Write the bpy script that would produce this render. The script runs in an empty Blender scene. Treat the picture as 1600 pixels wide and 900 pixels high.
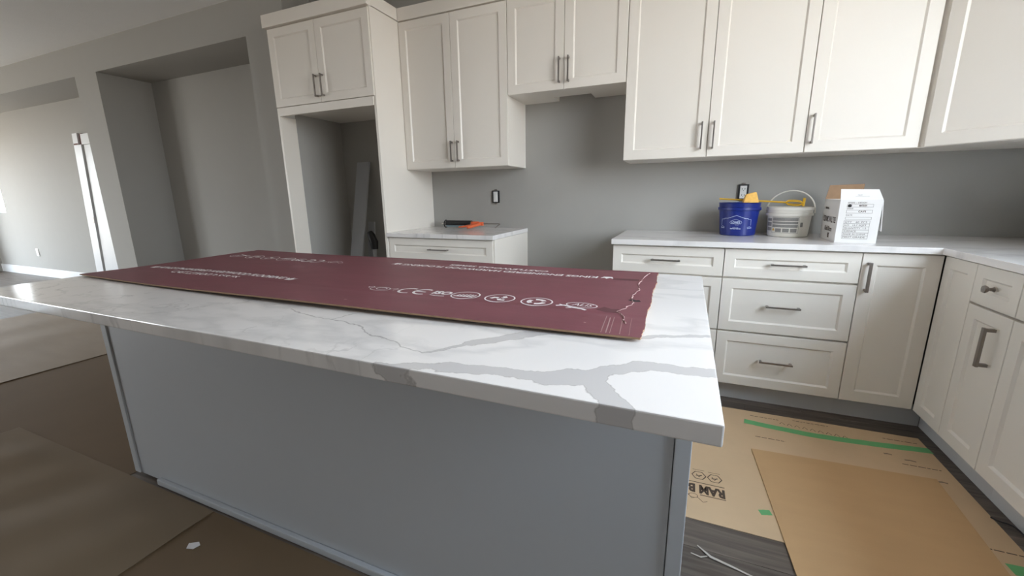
import bpy, bmesh, math, random
from mathutils import Vector, Matrix
random.seed(7)
S = bpy.context.scene
COL = S.collection

# ------------------------------------------------------------------ camera
def make_camera():
    f, cx, cy, cz, yaw, pit, rol = 642.16, 1.17176, -3.0807, 1.17111, -0.400225, -0.22225, -0.01387
    r0 = Vector((math.cos(yaw), -math.sin(yaw), 0)); f0 = Vector((math.sin(yaw), math.cos(yaw), 0)); z = Vector((0, 0, 1))
    fw = math.cos(pit)*f0 + math.sin(pit)*z
    up0 = -math.sin(pit)*f0 + math.cos(pit)*z
    R = math.cos(rol)*r0 + math.sin(rol)*up0
    U = -math.sin(rol)*r0 + math.cos(rol)*up0
    M = Matrix((R, U, -fw)).transposed().to_4x4(); M.translation = (cx, cy, cz)
    cd = bpy.data.cameras.new('camera'); cam = bpy.data.objects.new('camera', cd); COL.objects.link(cam)
    cd.sensor_fit = 'HORIZONTAL'; cd.sensor_width = 36; cd.lens = f/1600*36
    cd.clip_start = .02; cd.clip_end = 200
    cam.matrix_world = M
    S.camera = cam
make_camera()

# ------------------------------------------------------------------ world, windows' light, exposure
S.view_settings.view_transform = 'Standard'; S.view_settings.look = 'None'
S.view_settings.gamma = 1; S.view_settings.use_curve_mapping = False
S.view_settings.exposure = 0.0
SKY = 22.5
def make_world():
    w = bpy.data.worlds.new('sky'); S.world = w; w.use_nodes = True
    nt = w.node_tree; nt.nodes.clear()
    out = nt.nodes.new('ShaderNodeOutputWorld'); bg = nt.nodes.new('ShaderNodeBackground')
    tc = nt.nodes.new('ShaderNodeTexCoord'); sep = nt.nodes.new('ShaderNodeSeparateXYZ'); cr = nt.nodes.new('ShaderNodeValToRGB')
    mp = nt.nodes.new('ShaderNodeMapRange'); mp.inputs[1].default_value = -1; mp.inputs[2].default_value = 1
    e = cr.color_ramp.elements
    e[0].position = .47; e[0].color = (.46, .43, .38, 1)
    e[1].position = .53; e[1].color = (.88, .945, 1.0, 1)
    x = cr.color_ramp.elements.new(1.0); x.color = (.56, .77, 1.0, 1)
    nt.links.new(tc.outputs['Generated'], sep.inputs[0]); nt.links.new(sep.outputs[2], mp.inputs[0])
    nt.links.new(mp.outputs[0], cr.inputs[0]); nt.links.new(cr.outputs[0], bg.inputs[0])
    bg.inputs[1].default_value = SKY
    nt.links.new(bg.outputs[0], out.inputs[0])
make_world()
# window openings: (axis, plane, a0, a1, z0, z1)
XR, XL, YB, YF, ZC = 2.89, -9.75, -7.0, 0.0, 2.745
OPEN = {'right': [(-2.95, -1.42, 1.0, 2.62)],
        'left': [(-1.65, -.55, .06, 2.2), (-6.7, -4.9, .1, 2.5)], 'front': [(-9.65, -8.3, .1, 2.5)],
        'back': [(-9.65, -9.05, 1.0, 2.25)]}
def portal(loc, rot, sx, sz):
    l = bpy.data.lights.new('window_portal', 'AREA'); l.shape = 'RECTANGLE'; l.size = sx; l.size_y = sz
    l.cycles.is_portal = True
    o = bpy.data.objects.new('window_portal', l); COL.objects.link(o); o.location = loc; o.rotation_euler = rot
for a0, a1, z0, z1 in OPEN['right']: portal((XR+.17, (a0+a1)/2, (z0+z1)/2), (0, math.pi/2, 0), z1-z0, a1-a0)
for a0, a1, z0, z1 in OPEN['left']: portal((XL-.17, (a0+a1)/2, (z0+z1)/2), (0, -math.pi/2, 0), z1-z0, a1-a0)
for a0, a1, z0, z1 in OPEN['front']: portal(((a0+a1)/2, YB-.17, (z0+z1)/2), (math.pi/2, 0, 0), a1-a0, z1-z0)
for a0, a1, z0, z1 in OPEN['back']: portal(((a0+a1)/2, .17, (z0+z1)/2), (-math.pi/2, 0, 0), a1-a0, z1-z0)

# ------------------------------------------------------------------ materials
MATS = {}
def mat(name, col, rough=.5, metal=0, noise=0, nscale=8, bump=0, bscale=60, spec=.5, stretch=(1, 1, 1)):
    if name in MATS: return MATS[name]
    m = bpy.data.materials.new(name); m.use_nodes = True; nt = m.node_tree; b = nt.nodes['Principled BSDF']
    b.inputs['Base Color'].default_value = (*col, 1); b.inputs['Roughness'].default_value = rough
    b.inputs['Metallic'].default_value = metal; b.inputs['Specular IOR Level'].default_value = spec
    tc = nt.nodes.new('ShaderNodeTexCoord'); mp = nt.nodes.new('ShaderNodeMapping'); mp.inputs['Scale'].default_value = stretch
    nt.links.new(tc.outputs['Object'], mp.inputs[0])
    n = nt.nodes.new('ShaderNodeTexNoise'); n.inputs['Scale'].default_value = nscale; n.inputs['Detail'].default_value = 5
    nt.links.new(mp.outputs[0], n.inputs['Vector'])
    mx = nt.nodes.new('ShaderNodeMix'); mx.data_type = 'RGBA'
    k = noise
    mx.inputs[6].default_value = (*[c*(1-k) for c in col], 1); mx.inputs[7].default_value = (*[min(1, c*(1+k)) for c in col], 1)
    nt.links.new(n.outputs['Fac'], mx.inputs[0]); nt.links.new(mx.outputs[2], b.inputs['Base Color'])
    if bump:
        n2 = nt.nodes.new('ShaderNodeTexNoise'); n2.inputs['Scale'].default_value = bscale; n2.inputs['Detail'].default_value = 3
        nt.links.new(mp.outputs[0], n2.inputs['Vector'])
        bp = nt.nodes.new('ShaderNodeBump'); bp.inputs['Strength'].default_value = bump; bp.inputs['Distance'].default_value = .003
        nt.links.new(n2.outputs['Fac'], bp.inputs['Height']); nt.links.new(bp.outputs[0], b.inputs['Normal'])
    MATS[name] = m
    return m
WALL = mat('grey_wall_paint', (.39, .378, .352), .75, noise=.02, bump=.15, bscale=180)
CEIL = mat('ceiling_paint', (.80, .80, .79), .9, noise=.02, bump=.4, bscale=120)
WHITE = mat('cabinet_white', (.84, .79, .72), .38, noise=.012, nscale=3, bump=.04, bscale=90)
ISL = mat('island_white', (.53, .55, .58), .42, noise=.012, nscale=3)
TRIM = mat('trim_white', (.80, .81, .82), .4)
STEEL = mat('satin_nickel', (.30, .27, .25), .34, metal=.9, noise=.08, nscale=40)
KICK = mat('toe_kick_white', (.62, .61, .60), .5)
DARK = mat('dark_gap', (.02, .02, .02), .8)
BLACK = mat('black_plastic', (.012, .012, .014), .38, noise=.1)
MAROON = mat('maroon_print', (.185, .052, .068), .5, noise=.22, nscale=5, bump=.10, bscale=30, stretch=(1, 2.5, 1))
CORE = mat('cardboard_core', (.36, .23, .14), .85, noise=.15, nscale=30)
TORN = mat('torn_paper', (.42, .27, .26), .9, noise=.2, nscale=60)
INKW = mat('white_ink', (.80, .76, .76), .6)
RAM = mat('tan_floor_board', (.61, .43, .265), .75, noise=.08, nscale=7, bump=.06, bscale=40)
CARD = mat('brown_cardboard', (.54, .335, .165), .8, noise=.05, nscale=5, bump=.08, bscale=70, stretch=(1, 4, 1))
INKB = mat('black_ink', (.07, .045, .03), .8)
TAPE = mat('green_tape', (.14, .43, .17), .6, noise=.1, nscale=20)
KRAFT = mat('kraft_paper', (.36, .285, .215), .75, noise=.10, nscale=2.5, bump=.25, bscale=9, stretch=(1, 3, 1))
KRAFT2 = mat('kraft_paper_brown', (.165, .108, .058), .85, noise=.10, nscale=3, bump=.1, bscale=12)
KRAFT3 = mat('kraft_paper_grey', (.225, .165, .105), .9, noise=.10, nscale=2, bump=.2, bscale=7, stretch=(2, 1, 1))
BLUE = mat('blue_plastic', (.006, .020, .19), .35, noise=.05)
PAILW = mat('white_plastic', (.78, .75, .68), .4, noise=.03)
YEL = mat('yellow_plastic', (.80, .46, .03), .45, noise=.06)
SPONGE = mat('sponge_orange', (.90, .50, .13), .9, noise=.2, nscale=60, bump=.8, bscale=150)
BOXW = mat('white_carton', (.78, .76, .74), .6, noise=.04, nscale=10)
ORANGE = mat('orange_metal', (.80, .16, .06), .4, noise=.05)
GREYB = mat('grey_trim_board', (.40, .41, .43), .55, noise=.03)
OUTW = mat('outlet_white', (.80, .79, .77), .35)
TUBE = mat('tube_label', (.30, .40, .46), .5, noise=.25, nscale=40)
BROWNF = mat('dark_brown_frame', (.06, .035, .025), .5, noise=.1)
GRIME = mat('grey_label_ink', (.26, .25, .24), .7, noise=.35, nscale=220)

def wood_mat():
    m = bpy.data.materials.new('hardwood'); m.use_nodes = True; nt = m.node_tree; b = nt.nodes['Principled BSDF']
    L = nt.links.new
    tc = nt.nodes.new('ShaderNodeTexCoord'); mp = nt.nodes.new('ShaderNodeMapping'); mp.inputs['Scale'].default_value = (1.2, 22, 1)
    oi = nt.nodes.new('ShaderNodeObjectInfo')
    ad = nt.nodes.new('ShaderNodeVectorMath'); ad.operation = 'ADD'
    L(tc.outputs['Object'], mp.inputs[0]); L(mp.outputs[0], ad.inputs[0]); L(oi.outputs['Random'], ad.inputs[1])
    n = nt.nodes.new('ShaderNodeTexNoise'); n.inputs['Scale'].default_value = 2.5; n.inputs['Detail'].default_value = 6; n.inputs['Distortion'].default_value = .4
    L(ad.outputs[0], n.inputs['Vector'])
    cr = nt.nodes.new('ShaderNodeValToRGB'); e = cr.color_ramp.elements
    e[0].position = .3; e[0].color = (.072, .054, .043, 1); e[1].position = .75; e[1].color = (.185, .150, .125, 1)
    L(n.outputs['Fac'], cr.inputs[0])
    hv = nt.nodes.new('ShaderNodeHueSaturation'); mr = nt.nodes.new('ShaderNodeMapRange'); mr.inputs[3].default_value = .8; mr.inputs[4].default_value = 1.2
    L(oi.outputs['Random'], mr.inputs[0]); L(mr.outputs[0], hv.inputs['Value']); L(cr.outputs[0], hv.inputs['Color'])
    L(hv.outputs[0], b.inputs['Base Color']); b.inputs['Roughness'].default_value = .42
    return m
WOOD = wood_mat()

def glass_mat():
    m = bpy.data.materials.new('window_glass'); m.use_nodes = True; nt = m.node_tree; nt.nodes.clear()
    o = nt.nodes.new('ShaderNodeOutputMaterial'); t = nt.nodes.new('ShaderNodeBsdfTransparent'); g = nt.nodes.new('ShaderNodeBsdfGlossy')
    g.inputs['Roughness'].default_value = .02; mx = nt.nodes.new('ShaderNodeMixShader'); mx.inputs[0].default_value = .06
    nt.links.new(t.outputs[0], mx.inputs[1]); nt.links.new(g.outputs[0], mx.inputs[2]); nt.links.new(mx.outputs[0], o.inputs[0])
    return m
GLASS = glass_mat()

def quartz_mat(name, segs):
    """white quartz: broad grey veins with a thin dark outline along the given segments, plus fine cracks"""
    m = bpy.data.materials.new(name); m.use_nodes = True; nt = m.node_tree; b = nt.nodes['Principled BSDF']; L = nt.links.new
    def math_(op, a, c=None, clamp=False):
        n = nt.nodes.new('ShaderNodeMath'); n.operation = op; n.use_clamp = clamp
        for i, v in enumerate((a, c)):
            if v is None: continue
            if isinstance(v, (int, float)): n.inputs[i].default_value = v
            else: L(v, n.inputs[i])
        return n.outputs[0]
    def vm(op, a, c=None, out=0, scale=None):
        n = nt.nodes.new('ShaderNodeVectorMath'); n.operation = op
        for i, v in enumerate((a, c)):
            if v is None: continue
            if isinstance(v, tuple): n.inputs[i].default_value = v
            else: L(v, n.inputs[i])
        if scale is not None:
            if isinstance(scale, (int, float)): n.inputs['Scale'].default_value = scale
            else: L(scale, n.inputs['Scale'])
        return n.outputs[out]
    def noise(vec, scale, detail=3, out='Color'):
        n = nt.nodes.new('ShaderNodeTexNoise'); n.inputs['Scale'].default_value = scale; n.inputs['Detail'].default_value = detail
        L(vec, n.inputs['Vector']); return n.outputs[out]
    def mixc(fac, a, c):
        n = nt.nodes.new('ShaderNodeMix'); n.data_type = 'RGBA'; L(fac, n.inputs[0])
        for i, v in ((6, a), (7, c)):
            if isinstance(v, tuple): n.inputs[i].default_value = (*v, 1)
            else: L(v, n.inputs[i])
        return n.outputs[2]
    tc = nt.nodes.new('ShaderNodeTexCoord'); P = tc.outputs['Object']
    w1 = vm('SCALE', vm('SUBTRACT', noise(P, 7, 2), (.5, .5, .5)), scale=.055)
    w2 = vm('SCALE', vm('SUBTRACT', noise(P, 38, 3), (.5, .5, .5)), scale=.022)
    W = vm('MULTIPLY', vm('ADD', vm('ADD', P, w1), w2), (1, 1, 0))
    D = None
    for (ax, ay, bx, by, wd) in segs:
        A = (ax, ay, 0.0); BA = (bx-ax, by-ay, 0.0); l2 = BA[0]**2+BA[1]**2
        pa = vm('SUBTRACT', W, A)
        h = math_('MULTIPLY', vm('DOT_PRODUCT', pa, BA, out=1), 1/l2, True)
        sc = nt.nodes.new('ShaderNodeVectorMath'); sc.operation = 'SCALE'; sc.inputs[0].default_value = BA; L(h, sc.inputs['Scale'])
        d = math_('SUBTRACT', vm('LENGTH', vm('SUBTRACT', pa, sc.outputs[0]), out=1), wd)
        D = d if D is None else math_('MINIMUM', D, d)
    base = mixc(noise(P, 2.2, 4, 'Fac'), (.82, .785, .77), (.88, .85, .835))
    # fine cracks: contour lines of a warped noise, only in patches
    n1 = noise(vm('MULTIPLY', vm('ADD', P, w1), (1, 1, 0)), 7.0, 10, 'Fac')
    crack = math_('SUBTRACT', 1, math_('MULTIPLY', math_('ABSOLUTE', math_('SUBTRACT', n1, .5)), 55), True)
    patch = math_('MULTIPLY', math_('SUBTRACT', noise(P, 2.7, 2, 'Fac'), .42), 7, True)
    sx = nt.nodes.new('ShaderNodeSeparateXYZ'); L(P, sx.inputs[0])
    patch = math_('MULTIPLY', patch, math_('MULTIPLY', math_('SUBTRACT', .80, sx.outputs[0]), 4, True))
    colr = mixc(math_('MULTIPLY', math_('MULTIPLY', crack, patch), .6), base, (.50, .48, .47))
    n3 = noise(vm('MULTIPLY', P, (1, 2.2, 0)), 1.6, 6, 'Fac')
    soft = math_('SUBTRACT', 1, math_('MULTIPLY', math_('ABSOLUTE', math_('SUBTRACT', n3, .46)), 26), True)
    colr = mixc(math_('MULTIPLY', soft, .45), colr, (.60, .585, .58))
    if D is not None:
        fill = math_('MULTIPLY', D, -400, True)
        colr = mixc(math_('MULTIPLY', fill, .85), colr, (.555, .535, .535))
        line = math_('SUBTRACT', 1, math_('MULTIPLY', math_('ABSOLUTE', D), 420), True)
        colr = mixc(math_('MULTIPLY', line, .75), colr, (.36, .34, .33))
    L(colr, b.inputs['Base Color']); b.inputs['Roughness'].default_value = .13
    return m
QI = quartz_mat('quartz_island', [
    (1.30, -2.37, 1.12, -2.385, .014), (1.12, -2.385, 1.05, -2.45, .019), (1.05, -2.455, .97, -2.487, .026), (.97, -2.487, .80, -2.505, .017),
    (.80, -2.505, .66, -2.56, .010), (1.045, -2.47, 1.11, -2.56, .022),
    (1.30, -2.15, 1.10, -2.235, .007), (1.10, -2.235, .95, -2.27, .004), (.95, -2.27, .88, -2.295, .011), (.88, -2.295, .78, -2.385, .015),
    (.78, -2.385, .73, -2.465, .004), (.73, -2.465, .556, -2.416, .0006), (.556, -2.416, .48, -2.376, .0006), (.48, -2.376, .21, -2.341, .0006),
    (.38, -2.36, .41, -2.27, .0006), (1.16, -2.60, 1.10, -2.53, .012)])
QC = quartz_mat('quartz_counter', [])

# ------------------------------------------------------------------ mesh helpers
def box(bm, x0, x1, y0, y1, z0, z1):
    v = [bm.verts.new(p) for p in ((x0,y0,z0),(x1,y0,z0),(x1,y1,z0),(x0,y1,z0),(x0,y0,z1),(x1,y0,z1),(x1,y1,z1),(x0,y1,z1))]
    for q in ((3,2,1,0),(4,5,6,7),(0,1,5,4),(1,2,6,5),(2,3,7,6),(3,0,4,7)): bm.faces.new([v[i] for i in q])
    return v
def prism(bm, pts, z0, z1):
    a = [bm.verts.new((x, y, z0)) for x, y in pts]; b = [bm.verts.new((x, y, z1)) for x, y in pts]; n = len(pts)
    bm.faces.new(a[::-1]); bm.faces.new(b)
    for i in range(n): bm.faces.new((a[i], a[(i+1) % n], b[(i+1) % n], b[i]))
def tube(bm, pts, r, seg=10, cap=True, flat=1.0):
    rings = []; n = len(pts); pts = [Vector(p) for p in pts]
    prev = None
    for i, p in enumerate(pts):
        t = (pts[min(i+1, n-1)]-pts[max(i-1, 0)]).normalized()
        if prev is None:
            ref = Vector((0, 0, 1)) if abs(t.z) < .9 else Vector((1, 0, 0))
            u = t.cross(ref).normalized()
        else: u = (prev - t*prev.dot(t)).normalized()
        prev = u; w = t.cross(u)
        rr = r[i] if isinstance(r, (list, tuple)) else r
        rings.append([bm.verts.new(p+u*math.cos(2*math.pi*k/seg)*rr+w*math.sin(2*math.pi*k/seg)*rr*flat) for k in range(seg)])
    for a, b in zip(rings, rings[1:]):
        for k in range(seg): bm.faces.new((a[k], a[(k+1) % seg], b[(k+1) % seg], b[k]))
    if cap: bm.faces.new(rings[0][::-1]); bm.faces.new(rings[-1])
def lathe(bm, prof, cx=0, cy=0, seg=40):
    rings = [[bm.verts.new((cx+r*math.cos(2*math.pi*k/seg), cy+r*math.sin(2*math.pi*k/seg), z)) for k in range(seg)] for r, z in prof]
    for a, b in zip(rings, rings[1:]):
        for k in range(seg): bm.faces.new((a[k], a[(k+1) % seg], b[(k+1) % seg], b[k]))
    return rings
def strip(bm, pts, w, z=0):
    """flat ribbon along 2-D pts in the XY plane at height z"""
    n = len(pts); P = [Vector((p[0], p[1])) for p in pts]; rows = []
    for i, p in enumerate(P):
        t = (P[min(i+1, n-1)]-P[max(i-1, 0)]).normalized(); nn = Vector((-t.y, t.x))*w/2
        rows.append((bm.verts.new((*(p+nn), z)), bm.verts.new((*(p-nn), z))))
    for a, b in zip(rows, rows[1:]): bm.faces.new((a[0], a[1], b[1], b[0]))
def ring2(bm, cx, cy, rx, ry, w, z=0, seg=36):
    pts = [(cx+rx*math.cos(2*math.pi*k/seg), cy+ry*math.sin(2*math.pi*k/seg)) for k in range(seg+1)]
    strip(bm, pts, w, z)
def obj(name, bm, m, parent=None, bevel=0, smooth=False, kind=None, loc=None, fix=True):
    me = bpy.data.meshes.new(name)
    if fix: bmesh.ops.recalc_face_normals(bm, faces=bm.faces)
    if bevel:
        es = [e for e in bm.edges if len(e.link_faces) == 2 and e.calc_face_angle(0) > .6]
        bmesh.ops.bevel(bm, geom=es, offset=bevel, segments=2, profile=.6, affect='EDGES', clamp_overlap=True)
    bm.to_mesh(me); bm.free()
    for p in me.polygons: p.use_smooth = smooth
    if smooth:
        try: me.set_sharp_from_angle(angle=math.radians(38))
        except Exception: pass
    for x in (m if isinstance(m, list) else [m]): me.materials.append(x)
    o = bpy.data.objects.new(name, me); COL.objects.link(o); o.parent = parent
    if loc: o.location = loc
    if kind: o['kind'] = kind
    return o
def B(name, m, parent, *boxes, bevel=0, kind=None):
    bm = bmesh.new()
    for b in boxes: box(bm, *b)
    return obj(name, bm, m, parent, bevel, kind=kind)
def tag(o, label, cat, group=None):
    o['label'] = label; o['category'] = cat
    if group: o['group'] = group
    return o
def thing(name, label, cat, loc=(0, 0, 0), rz=0, group=None):
    o = bpy.data.objects.new(name, None); COL.objects.link(o); o.location = loc; o.rotation_euler = (0, 0, rz); o.empty_display_size = .1
    return tag(o, label, cat, group)
def text_bm(body, size, width=None, align='CENTER', shear=0, bold=0):
    cu = bpy.data.curves.new('t', 'FONT'); cu.body = body; cu.size = size; cu.align_x = align; cu.align_y = 'CENTER'; cu.shear = shear; cu.offset = bold
    cu.resolution_u = 3
    o = bpy.data.objects.new('t', cu); COL.objects.link(o)
    dg = bpy.context.evaluated_depsgraph_get(); me = bpy.data.meshes.new_from_object(o.evaluated_get(dg))
    bm = bmesh.new(); bm.from_mesh(me)
    bpy.data.objects.remove(o); bpy.data.curves.remove(cu); bpy.data.meshes.remove(me)
    if width and bm.verts:
        xs = [v.co.x for v in bm.verts]; k = width/(max(xs)-min(xs)); mid = (max(xs)+min(xs))/2
        for v in bm.verts: v.co.x = (v.co.x-(mid if align == 'CENTER' else 0))*k
    return bm
def place(bm, M):
    for v in bm.verts: v.co = M @ v.co
    return bm
def merge(dst, src, M=None):
    if M is not None: place(src, M)
    me = bpy.data.meshes.new('tmp'); src.to_mesh(me); src.free(); dst.from_mesh(me); bpy.data.meshes.remove(me)
def T(x, y, z, rz=0): return Matrix.Translation((x, y, z)) @ Matrix.Rotation(rz, 4, 'Z')

# ------------------------------------------------------------------ the setting
def wall_with_holes(name, axis, p0, p1, a0, a1, holes, z0=0, z1=ZC):
    bm = bmesh.new()
    def put(u0, u1, w0, w1):
        if u1-u0 < 1e-4 or w1-w0 < 1e-4: return
        if axis == 'x': box(bm, p0, p1, u0, u1, w0, w1)
        else: box(bm, u0, u1, p0, p1, w0, w1)
    cur = a0
    for (h0, h1, hz0, hz1) in sorted(holes):
        put(cur, h0, z0, z1); put(h0, h1, z0, hz0); put(h0, h1, hz1, z1); cur = h1
    put(cur, a1, z0, z1)
    return obj(name, bm, WALL, kind='structure')
wall_back = wall_with_holes('wall_back', 'y', 0, .15, XL-.15, XR+.15, OPEN['back'])
wall_right = wall_with_holes('wall_right', 'x', XR, XR+.15, YB, 0, OPEN['right'])
wall_left = wall_with_holes('wall_left', 'x', XL-.15, XL, YB, 0, OPEN['left'])
wall_front = wall_with_holes('wall_front', 'y', YB-.15, YB, XL-.15, XR+.15, OPEN['front'])
B('ceiling', CEIL, None, (XL-.15, XR+.15, YB-.15, .15, ZC, ZC+.1), kind='structure')
# furred-out wall in front of the back wall: header, pier, niche, pier beside the fridge
WY = -.485
B('wall_niche', WALL, None, (XL, -1.81, WY, 0, 2.462, ZC), (-4.945, -4.53, WY, 0, 0, 2.462), (-2.25, -1.812, WY, 0, 0, 2.462), kind='structure')
bm = bmesh.new()
HX0, HX1, HY0, HY1 = .95, XR, -2.60, -.30      # plank field beside the island
box(bm, XL-.15, HX0, YB-.15, .15, -.15, 0); box(bm, HX1, XR+.15, YB-.15, .15, -.15, 0)
box(bm, HX0, HX1, YB-.15, HY0, -.15, 0); box(bm, HX0, HX1, HY1, .15, -.15, 0); box(bm, HX0, HX1, HY0, HY1, -.15, -.012)
floor = obj('floor', bm, WOOD, kind='structure')
PW = .165
y = HY0; r = 0
while y < HY1-.01:
    x = HX0 - random.uniform(0, .7)
    y1 = min(y+PW, HY1)
    while x < HX1:
        x1 = x + random.uniform(.8, 1.3)
        a, b_ = max(x, HX0), min(x1, HX1)
        if b_-a > .02:
            bm = bmesh.new(); box(bm, a+.0007, b_-.0007, y+.0007, y1-.0007, -.012, 0)
            obj('plank', bm, WOOD, floor, bevel=.0012)
        x = x1
    y = y1
B('baseboard_back', TRIM, None, (XL, -6.60, -.016, 0, 0, .13), (-5.40, -4.945, -.016, 0, 0, .13), bevel=.004, kind='structure')
B('baseboard_niche', TRIM, None, (-4.53, -2.25, -.016, 0, 0, .13), bevel=.004, kind='structure')
# windows
def window(n, axis, p, a0, a1, z0, z1, m, mull=0):
    t = .05
    def bb(u0, u1, q0, q1, w0, w1): return (q0, q1, u0, u1, w0, w1) if axis == 'x' else (u0, u1, q0, q1, w0, w1)
    fr = [bb(a0, a1, p, p+.1, z0, z0+t), bb(a0, a1, p, p+.1, z1-t, z1), bb(a0, a0+t, p, p+.1, z0+t, z1-t), bb(a1-t, a1, p, p+.1, z0+t, z1-t)]
    for k in range(mull):
        c = a0+(a1-a0)*(k+1)/(mull+1); fr.append(bb(c-.03, c+.03, p+.01, p+.09, z0+t, z1-t))
    w = B('window_%d' % n, m, None, *fr, kind='structure')
    B('pane', GLASS, w, bb(a0+t, a1-t, p+.045, p+.051, z0+t, z1-t))
window(1, 'x', XR+.02, *OPEN['right'][0], TRIM, 2)
window(2, 'x', XL-.12, *OPEN['left'][0], BROWNF, 1)
window(4, 'x', XL-.12, *OPEN['left'][1], TRIM, 0); window(5, 'y', YB-.12, *OPEN['front'][0], TRIM, 0)
window(3, 'y', .02, *OPEN['back'][0], TRIM, 0)
# door on the back wall of the recess: jamb with strike hole, dark reveal, white slab, head casing
d1 = B('door_1', TRIM, None, (-6.145, -5.42, -.035, -.001, .01, 1.89), bevel=.003, kind='structure')
B('jamb', TRIM, d1, (-6.35, -6.172, -.05, -.001, 0, 1.89))
B('reveal', BROWNF, d1, (-6.172, -6.145, -.012, -.001, 0, 1.89))
B('head_casing', TRIM, d1, (-6.35, -6.23, -.052, -.001, 1.892, 2.035), (-6.165, -5.40, -.045, -.001, 1.892, 2.02))
B('exposed_wood', mat('red_brown_wood', (.16, .06, .05), .7), d1, (-6.23, -6.165, -.03, -.001, 1.892, 2.03), (-6.34, -6.24, -.054, -.0525, 1.892, 1.91))
B('strike_plate', STEEL, d1, (-6.20, -6.178, -.053, -.0505, .87, .955))

for o in [d1]+list(d1.children):                      # the unhung door and its frame lean sideways against the wall
    for v in o.data.vertices: v.co.x -= (2.035-v.co.z)/2.035*.22

# ------------------------------------------------------------------ cabinet parts (local: x to the right, y into the cabinet, z up, door front at y=0)
def shaker(name, parent, x0, x1, z0, z1, fr=.056, th=.02, m=None, rec=.009, bev=.008):
    g = .0016; x0 += g; x1 -= g; z0 += g; z1 -= g
    bm = bmesh.new()
    def loop(dx, y): return [bm.verts.new(p) for p in ((x0+dx, y, z0+dx), (x1-dx, y, z0+dx), (x1-dx, y, z1-dx), (x0+dx, y, z1-dx))]
    e = .0015
    rings = [loop(0, th), loop(0, e), loop(e, 0), loop(fr, 0), loop(fr+bev, rec)]
    for a, b in zip(rings, rings[1:]):
        for k in range(4): bm.faces.new((a[k], a[(k+1) % 4], b[(k+1) % 4], b[k]))
    bm.faces.new(rings[-1]); bm.faces.new(rings[0][::-1])
    return obj(name, bm, m or WHITE, parent)
def pull(parent, x, z, L=.15, vert=True, off=.032, w=.0085):
    bm = bmesh.new(); h = L/2
    if vert:
        box(bm, x-w/2, x+w/2, -off, -off+.010, z-h, z+h)
        for s in (-1, 1):
            c = z+s*(h-.008); box(bm, x-w/2, x+w/2, -off+.010, -.0003, c-.006, c+.006)
    else:
        box(bm, x-h, x+h, -off, -off+.010, z-w/2, z+w/2)
        for s in (-1, 1):
            c = x+s*(h-.008); box(bm, c-.006, c+.006, -off+.010, -.0003, z-w/2, z+w/2)
    return obj('handle', bm, STEEL, parent, bevel=.0012)
def knob(parent, x, z):
    bm = bmesh.new(); lathe(bm, [(.0001, 0), (.010, 0), (.007, .006), (.006, .014), (.012, .020), (.015, .026), (.013, .031), (.0001, .033)], seg=20)
    place(bm, Matrix.Translation((x, -.0003, z)) @ Matrix.Rotation(math.pi/2, 4, 'X'))
    return obj('knob', bm, STEEL, parent, smooth=True)

UF, BF, FF = -.34, -.625, -.646
UB, UT, UC = 1.372, 2.395, 2.485        # wall cabinets: bottom, door top, crown top
# --- fridge surround
t = thing('refrigerator_surround', 'tall white refrigerator surround with empty grey alcove and two short doors above', 'cabinet', (-1.81, FF, 0))
w = .953
B('upper_box', WHITE, t, (0, w-.02, .021, .645, 1.832, 2.40))
B('rail', WHITE, t, (.0, w-.021, .004, .03, 1.79, 1.848), bevel=.001)
for k, (a, b_) in enumerate(((0, .466), (.466, w-.006))):
    d = shaker('door', t, a, b_, 1.85, 2.392); pull(d, .44 if k == 0 else .503, 1.96)
B('side_panel', WHITE, t, (w-.02, w, .012, .645, 0, 2.40), bevel=.001)
B('side_panel', WHITE, t, (0, .020, .004, .146, 0, 1.79), bevel=.001)
B('crown', WHITE, t, (-.022, w+.004, -.018, .03, 2.40, UC), (w-.03, w+.004, .03, .30, 2.405, UC), bevel=.002)
# --- wall cabinets
def wall_cab(label, x0, doors, zb, bodyb=None):
    W_ = sum(doors)
    t = thing('wall_cabinet', label, 'cabinet', (x0, UF, 0))
    bx = [(.0005, W_-.0005, .021, -UF-.001, bodyb or zb, UT+.005)]
    B('body', WHITE, t, *bx)
    x = 0; L = []
    for wd in doors:
        L.append(shaker('door', t, x, x+wd, zb, UT)); x += wd
    B('crown', WHITE, t, (.0005, W_-.0005, -.004, .03, UT+.006, UC), bevel=.002)
    return t, L
t, L = wall_cab('white two-door wall cabinet between the refrigerator surround and the range gap', -.855, (.427, .427), UB)
pull(L[0], .410, 1.487, .145); pull(L[1], .463, 1.487, .145)
t, L = wall_cab('short white two-door wall cabinet with a cut-out underneath, above the range gap', 0, (.388, .387), 1.824, bodyb=1.862)
pull(L[0], .360, 1.937); pull(L[1], .420, 1.937)
bm = bmesh.new()
prism(bm, [(.001, .021), (.774, .021), (.774, .339), (.521, .339), (.521, .20), (.262, .20), (.262, .339), (.001, .339)], 1.826, 1.861)
obj('bottom_panel', bm, WHITE, t)
t, L = wall_cab('wide white two-door wall cabinet above the blue pail', .776, (.471, .475), UB)
pull(L[0], .438, 1.49); pull(L[1], .500, 1.49)
t, L = wall_cab('white single-door wall cabinet above the tile carton', 1.7225, (.475,), UB)
pull(L[0], .026, 1.49)
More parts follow.
